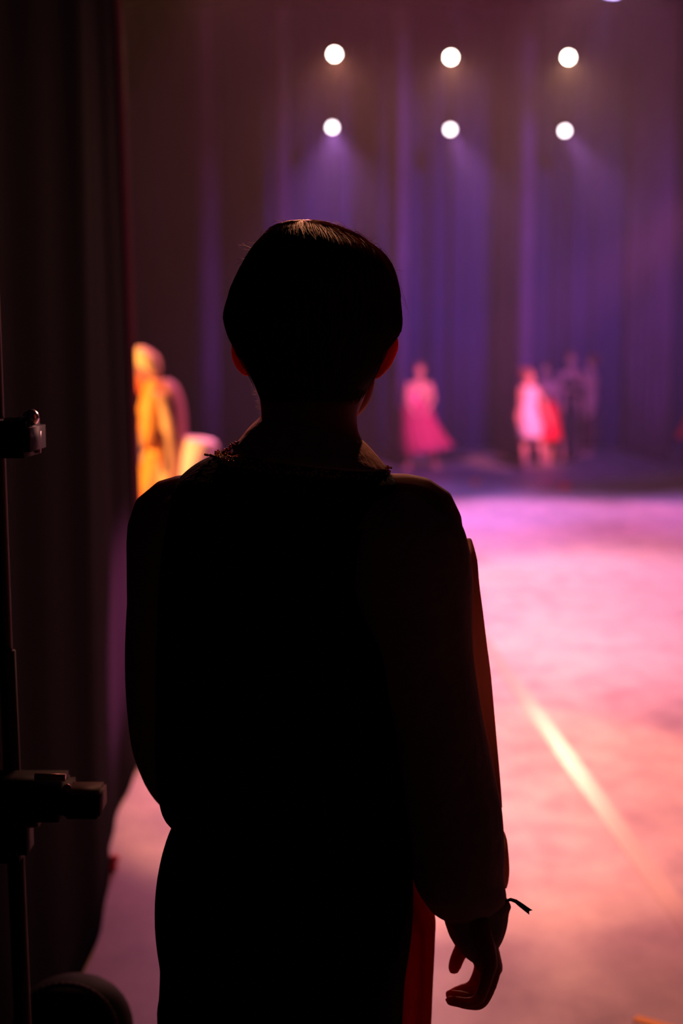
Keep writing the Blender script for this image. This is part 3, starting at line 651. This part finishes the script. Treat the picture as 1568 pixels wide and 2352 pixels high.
# ------------------------------------------------------------------ performers on the stage
def figure(px, feet_py, height, label, pose, skin, facing=0.0, hairm='hairdark', Y=None, bun=True):
    g = G(px, feet_py) if Y is None else Vector((P(px, 1000, Y).x, Y, 0))
    root = empty('person', (g.x, g.y, 0), label, 'person', None)
    s = height / 1.65; R = Matrix.Rotation(facing, 4, 'Z')
    def w_(x, y, z): return g + R @ Vector((x, y, z)) * s
    bm = bmesh.new()
    J = dict(head=(0, .0, 1.53), neck=(0, 0, 1.38), chest=(0, 0, 1.25), waist=(0, 0, 1.03), hip=(0, 0, .93),
             ls=(-.165, 0, 1.33), le=(-.21, -.02, 1.07), lh=(-.2, .05, .84), rs=(.165, 0, 1.33), re=(.21, -.02, 1.07), rh=(.2, .05, .84),
             lhip=(-.085, 0, .88), lk=(-.1, .02, .48), la=(-.11, -.02, .08), rhip=(.085, 0, .88), rk=(.1, .02, .48), ra=(.11, -.02, .08), toe=(0, .14, -.04))
    J.update(pose)
    V = {k: w_(*v) for k, v in J.items()}
    head_feature_pts(bm, V['head'], s * .95, facing + J.get('turn', (0, 0, 0))[0])
    add_chain(bm, [(V['neck'] + Vector((0, 0, -.06 * s)), .055 * s), (V['neck'], .048 * s), (V['head'] + Vector((0, 0, -.03 * s)), .048 * s)])
    def ring(p, a, b): return (p, R @ Vector((a * s, 0, 0)), R @ Vector((0, b * s, 0)))
    add_rings(bm, [ring(V['neck'] + Vector((0, 0, -.01 * s)), .06, .05), ring(V['neck'] + Vector((0, 0, -.045 * s)), .15, .07), ring(V['chest'] + Vector((0, 0, .02)), .165, .10), ring(V['chest'].lerp(V['waist'], .5), .145, .10), ring(V['waist'], .12, .085), ring(V['hip'], .155, .105), ring(V['hip'] + Vector((0, 0, -.08 * s)), .14, .10)], 24)
    for a in 'lr':
        add_chain(bm, [(V[a + 's'], .048 * s), (V[a + 's'].lerp(V[a + 'e'], .5), .042 * s), (V[a + 'e'], .034 * s), (V[a + 'e'].lerp(V[a + 'h'], .4), .033 * s), (V[a + 'h'], .023 * s)])
        d = (V[a + 'h'] - V[a + 'e']).normalized(); sd = R @ Vector((0, 1, 0)); h0 = V[a + 'h']
        add_chain(bm, [(h0, .022 * s), (h0 + d * .05 * s, .028 * s), (h0 + d * .085 * s, .026 * s)], 10)
        for k in range(4):
            b0 = h0 + d * .08 * s + sd * (k - 1.5) * .017 * s
            add_chain(bm, [(b0, .010 * s), (b0 + d * [.035, .045, .042, .03][k] * s, .009 * s), (b0 + (d * [.06, .075, .07, .05][k] + Vector((0, 0, -.01))) * s, .007 * s)], 8)
        add_chain(bm, [(h0 + d * .02 * s + sd * .025 * s, .012 * s), (h0 + d * .06 * s + sd * .045 * s, .010 * s)], 8)
        add_chain(bm, [(V[a + 'hip'], .085 * s), (V[a + 'hip'].lerp(V[a + 'k'], .5), .072 * s), (V[a + 'k'], .052 * s), (V[a + 'k'].lerp(V[a + 'a'], .35), .053 * s), (V[a + 'a'], .035 * s)])
        tv = R @ Vector(J.get(a + 'toe', J['toe'])) * s; bb = V[a + 'a']
        add_chain(bm, [(bb + Vector((0, 0, -.035 * s)), .035 * s), (bb + tv * .6 + Vector((0, 0, -.01 * s)), .034 * s), (bb + tv + Vector((0, 0, -.005 * s)), .024 * s)])
    body = obj('body', bm, M[skin], root, voxel=.0095 * s, relax=2)
    bm = bmesh.new(); yaw = facing + J.get('turn', (0, 0, 0))[0]; RR = Matrix.Rotation(yaw, 4, 'Z')
    hb = lambda x, y, z: V['head'] + RR @ Vector((x, y, z)) * s
    add_ball(bm, hb(0, -.022, .045), (.086 * s, .098 * s, .092 * s), RR); add_ball(bm, hb(0, -.06, -.02), (.07 * s, .055 * s, .07 * s), RR)
    if bun: add_ball(bm, hb(0, -.10, .09), (.04 * s, .04 * s, .035 * s), RR)
    obj('hair', bm, M[hairm], root, voxel=.01, relax=1)
    return root, V, w_, R, s
def px_part(root, name, rows, Y, m, label=None, **kw):
    bm = bmesh.new(); add_px(bm, rows, Y, **kw); o = obj(name, bm, m, root)
    if label: o['label'] = label
    return o
pleat = lambda n, amp: (lambda t, a: 1 + amp * t * math.sin(n * a))
M['pink'] = mat('pink_satin', (.85, .16, .36), .5, .25, 6, spec=.4)
M['rosedark'] = mat('rose_skirt', (.62, .06, .20), .7, .3, 4, trans=.2)
M['palepink'] = mat('pale_pink_dress', (1.0, .72, .80), .55, .1, 5)
M['scarlet'] = mat('scarlet_skirt', (.85, .005, .05), .6, .15, 5)
M['black_cloth'] = mat('black_bodice', (.05, .02, .06), .7)
M['dusk'] = mat('dusky_cloth', (.04, .02, .04), .8)
M['dustyrose'] = mat('dusty_rose_dress', (.13, .03, .06), .8)
M['goldcloth'] = mat('gold_costume', (.85, .38, .07), .5, .25, 5, spec=.4)
M['goldpale'] = mat('pale_gold_cloth', (.9, .55, .32), .5, .2, 6)
M['mauve'] = mat('mauve_coat', (.42, .17, .22), .7, .3, 5)
M['wig'] = mat('cream_hat', (.85, .60, .36), .7, .2, 20)

# 1 dancer in the long pink skirt
r_, V, w_, R, s = figure(962, 1078, 1.36, 'dancer with bare shoulders in a long flaring pink skirt, alone beside a wing curtain',
    dict(ls=(-.16, 0, 1.31), le=(-.20, -.06, 1.08), lh=(-.13, -.12, .95), rs=(.16, 0, 1.31), re=(.2, -.06, 1.08), rh=(.12, -.12, .95), lhip=(-.09, 0, .86), lk=(-.12, .02, .48), la=(-.16, 0, .07), rhip=(.11, 0, .86), rk=(.2, .05, .47), ra=(.25, 0, .07), ltoe=(-.08, -.10, -.04), rtoe=(.06, -.12, -.04), turn=(3.0, 0, 0)), 'skin_pale', .1)
Y = V['hip'].y
px_part(r_, 'bodice', [(932, 898, 982, 898, .075), (930, 915, 980, 915, .08), (930, 932, 983, 932, .075), (927, 946, 986, 946, .09)], Y, M['pink'])
px_part(r_, 'skirt', [(928, 924, 984, 924, .09), (924, 944, 993, 944, .13), (924, 965, 1000, 963, .17), (923, 995, 1015, 990, .24), (924, 1020, 1030, 1010, .30), (926, 1042, 1040, 1024, .34)], Y, M['rosedark'], n=90, wob=pleat(14, .05), caps=(True, False))
# 2 dancer in pale pink, leaning right
r_, V, w_, R, s = figure(1206, 1084, 1.32, 'dancer in a pale pink knee-length dress leaning into her partner with the scarlet skirt',
    dict(head=(.02, .0, 1.50), neck=(.03, 0, 1.36), chest=(.03, 0, 1.24), ls=(-.08, -.05, 1.30), le=(-.05, .02, 1.05), lh=(.12, .1, .92), rs=(.17, .03, 1.28), re=(.28, .05, 1.05), rh=(.36, .05, .86), lk=(-.02, .03, .48), la=(0, 0, .07), rhip=(.12, .02, .88), rk=(.22, .05, .50), ra=(.30, .0, .13), ltoe=(.12, -.05, -.035), rtoe=(.13, -.03, -.03), turn=(-1.9, 0, 0)), 'skin_pale', .0)
Y = V['hip'].y
px_part(r_, 'dress', [(1198, 892, 1232, 888, .07), (1196, 910, 1236, 905, .09), (1195, 935, 1234, 930, .10), (1193, 965, 1240, 960, .14), (1192, 985, 1246, 980, .16), (1194, 1002, 1244, 1004, .17)], Y, M['palepink'], n=60, wob=pleat(10, .04), caps=(True, False))
# 3 dancer in scarlet skirt
r_, V, w_, R, s = figure(1258, 1066, 1.36, 'dancer in a black bodice and bright scarlet skirt holding the dancer in pale pink',
    dict(head=(-.06, 0, 1.52), neck=(-.03, 0, 1.37), chest=(-.02, 0, 1.24), ls=(-.17, -.05, 1.30), le=(-.32, -.12, 1.26), lh=(-.42, -.16, 1.16), rs=(.14, 0, 1.30), re=(.22, .0, 1.14), rh=(.20, -.08, .96), lk=(-.08, .02, .48), la=(-.1, .0, .07), rk=(.02, .02, .48), ra=(.02, .0, .07), turn=(2.8, 0, 0)), 'skin_pale', .0)
Y = V['hip'].y
px_part(r_, 'bodice', [(1238, 885, 1268, 885, .07), (1240, 900, 1270, 900, .08), (1243, 925, 1272, 925, .075)], Y, M['black_cloth'])
px_part(r_, 'skirt', [(1240, 918, 1272, 918, .08), (1232, 935, 1280, 932, .12), (1226, 960, 1284, 958, .16), (1222, 985, 1287, 985, .20), (1226, 1010, 1290, 1008, .22)], Y, M['scarlet'], n=70, wob=pleat(11, .04), caps=(True, False))
# 4 figure in dark clothes with arms folded
r_, V, w_, R, s = figure(1308, 1060, 1.50, 'person in dark clothes with one hand raised to the shoulder behind the dancing pair',
    dict(rs=(.16, 0, 1.31), re=(.22, -.14, 1.12), rh=(.12, -.2, 1.28), ls=(-.16, 0, 1.31), le=(-.2, -.1, 1.1), lh=(.02, -.22, 1.08), turn=(2.9, 0, 0)), 'skin_pale', 0)
Y = V['hip'].y
px_part(r_, 'top', [(1290, 862, 1328, 862, .08), (1286, 885, 1332, 885, .11), (1290, 920, 1328, 920, .10), (1288, 945, 1330, 945, .11)], Y, M['dusk'])
px_part(r_, 'trousers', [(1288, 940, 1330, 940, .11), (1288, 980, 1330, 980, .11), (1290, 1020, 1328, 1020, .10), (1292, 1052, 1326, 1052, .08)], Y, M['dusk'])
# 5 slim faint figure
r_, V, w_, R, s = figure(1354, 1050, 1.46, 'slim person in a dusty rose dress standing dimly between two wing curtains',
    dict(ls=(-.08, 0, 1.31), rs=(.08, 0, 1.31), le=(-.1, 0, 1.08), re=(.1, 0, 1.08), lh=(-.09, .03, .88), rh=(.09, .03, .88), lk=(-.04, 0, .48), rk=(.05, 0, .48), la=(-.04, 0, .07), ra=(.05, 0, .07)), 'skin_pale', 1.2)
Y = V['hip'].y
px_part(r_, 'dress', [(1344, 862, 1366, 862, .07), (1342, 885, 1368, 885, .09), (1345, 915, 1365, 915, .08), (1341, 950, 1369, 950, .11), (1339, 990, 1371, 990, .13), (1342, 1025, 1366, 1025, .12)], Y, M['dustyrose'])
# 6 dancer at the right edge, only the skirt hem in view
r_, V, w_, R, s = figure(1612, 1072, 1.38, 'dancer past the right edge whose red skirt hem flares into view', {}, 'skin_pale', 0)
Y = V['hip'].y
px_part(r_, 'dress', [(1592, 880, 1632, 880, .09), (1590, 920, 1634, 920, .09), (1580, 950, 1644, 950, .16), (1562, 985, 1662, 985, .28), (1552, 1005, 1672, 1008, .32)], Y, M['scarlet'], n=60, wob=pleat(10, .03), caps=(True, False))

# 7 figure in gold on the left, side-on, facing left, leaning forward
GY = 8.8
r_, V, w_, R, s = figure(365, 0, 1.60, 'performer in gold costume, cream hat and mauve coat, in profile at the curtain edge',
    dict(head=(0, .10, 1.425), neck=(0, .0, 1.35), chest=(0, -.03, 1.22), waist=(0, -.04, 1.0), hip=(0, -.05, .9), ls=(-.15, .02, 1.28), le=(-.17, .05, 1.03), lh=(-.14, .2, 1.14), rs=(.15, -.02, 1.27), re=(.18, -.0, 1.02), rh=(.12, .22, 1.08),
         lhip=(-.08, -.03, .86), lk=(-.1, .10, .48), la=(-.1, .04, .08), rhip=(.08, -.03, .86), rk=(.1, .02, .48), ra=(.1, -.12, .08)), 'skin_tan', PI / 2, 'mauve', GY, bun=False)
Y = V['hip'].y
px_part(r_, 'hat', [(318, 796, 330, 796, .02), (308, 803, 345, 804, .07), (301, 816, 362, 818, .10), (302, 832, 369, 836, .11), (318, 842, 369, 856, .10), (338, 850, 364, 870, .07)], Y, M['wig'])
px_part(r_, 'waistcoat', [(345, 868, 375, 875, .09), (330, 890, 385, 892, .13), (322, 920, 392, 920, .145), (318, 945, 392, 945, .145), (330, 980, 392, 985, .135), (340, 1012, 396, 1012, .14), (328, 1050, 398, 1050, .16)], Y, M['goldcloth'])
px_part(r_, 'breeches', [(328, 1040, 396, 1040, .15), (322, 1080, 394, 1080, .15), (320, 1130, 380, 1130, .14), (322, 1180, 374, 1180, .13), (330, 1290, 366, 1290, .12)], Y, M['goldcloth'])
px_part(r_, 'coat', [(368, 872, 390, 872, .10), (372, 890, 408, 888, .15), (378, 925, 420, 920, .165), (384, 965, 426, 960, .165), (386, 1000, 428, 1000, .16), (384, 1030, 440, 1030, .18), (380, 1100, 450, 1100, .2), (380, 1160, 450, 1160, .2)], Y + .02, M['mauve'], wob=pleat(7, .03))
px_part(r_, 'coat_lapel', [(352, 905, 374, 903, .03), (362, 940, 388, 938, .03), (370, 980, 398, 978, .03), (372, 1020, 400, 1020, .03), (366, 1080, 402, 1080, .03), (360, 1150, 396, 1150, .03)], Y - .16, M['goldpale'])
px_part(r_, 'coat_tail', [(420, 1004, 428, 1004, .05), (424, 1005, 470, 1007, .12), (420, 1016, 494, 1014, .16), (412, 1045, 500, 1035, .18), (404, 1090, 480, 1080, .18), (398, 1140, 460, 1130, .16)], Y - .02, M['palepink'])
px_part(r_, 'hem_highlight', [(311, 972, 318, 970, .01), (311, 990, 321, 990, .02), (312, 1015, 323, 1015, .02), (314, 1040, 325, 1040, .02), (317, 1064, 325, 1064, .015)], Y - .3, mat('painted_highlight', (1, .75, .85), .35, .1, 4, spec=.5), 'pale pink strip added as the highlight on the curtain edge')  # added pale strip standing in for the bright highlight on the curtain edge
# arms in sleeves of the gold figure
bm = bmesh.new()
for a in 'lr': add_chain(bm, [(V[a + 's'], .06), (V[a + 's'].lerp(V[a + 'e'], .5), .062), (V[a + 'e'], .055), (V[a + 'e'].lerp(V[a + 'h'], .85), .05)], 16)
obj('sleeves', bm, M['goldcloth'], r_)

# small things lying on the floor
def blossom(px, py, m, label, r=.045):
    g = G(px, py); bm = bmesh.new()
    for k in range(9):
        a = k * 2.4; q_ = g + Vector((math.cos(a) * r * .5 * (k / 9), math.sin(a) * r * .5 * (k / 9), r * .45)); add_ball(bm, q_, (r * .5, r * .4, r * .42), Matrix.Rotation(a, 4, 'Z'), 10)
    o = obj('fabric_flower', bm, m); tag(o, label, 'flower', 'cloth flowers dropped on the stage')
blossom(1298, 1124, mat('red_cloth_flower', (.9, .03, .08), .6), 'red cloth flower lying on the stage floor in front of the dancing pair', .07)
blossom(1090, 1114, mat('orange_cloth_flower', (.75, .22, .06), .6), 'dull orange cloth flower lying on the dark part of the stage floor', .06)

# ------------------------------------------------------------------ haze over the stage
bm = bmesh.new(); add_box(bm, (0, 13.6, 4.5), (20, 18.8, 9.0))
hm = bpy.data.materials.new('stage_haze'); hm.use_nodes = True; nt = hm.node_tree; nt.nodes.remove(nt.nodes['Principled BSDF'])
vs = nt.nodes.new('ShaderNodeVolumeScatter'); vs.inputs['Density'].default_value = .0033; vs.inputs['Anisotropy'].default_value = .6; vs.inputs['Color'].default_value = (.95, .95, .95, 1)
nt.links.new(vs.outputs[0], nt.nodes['Material Output'].inputs['Volume'])
tag(obj('haze', bm, hm, smooth=False), 'thin theatrical haze filling the air over the stage', 'haze', kind='stuff')
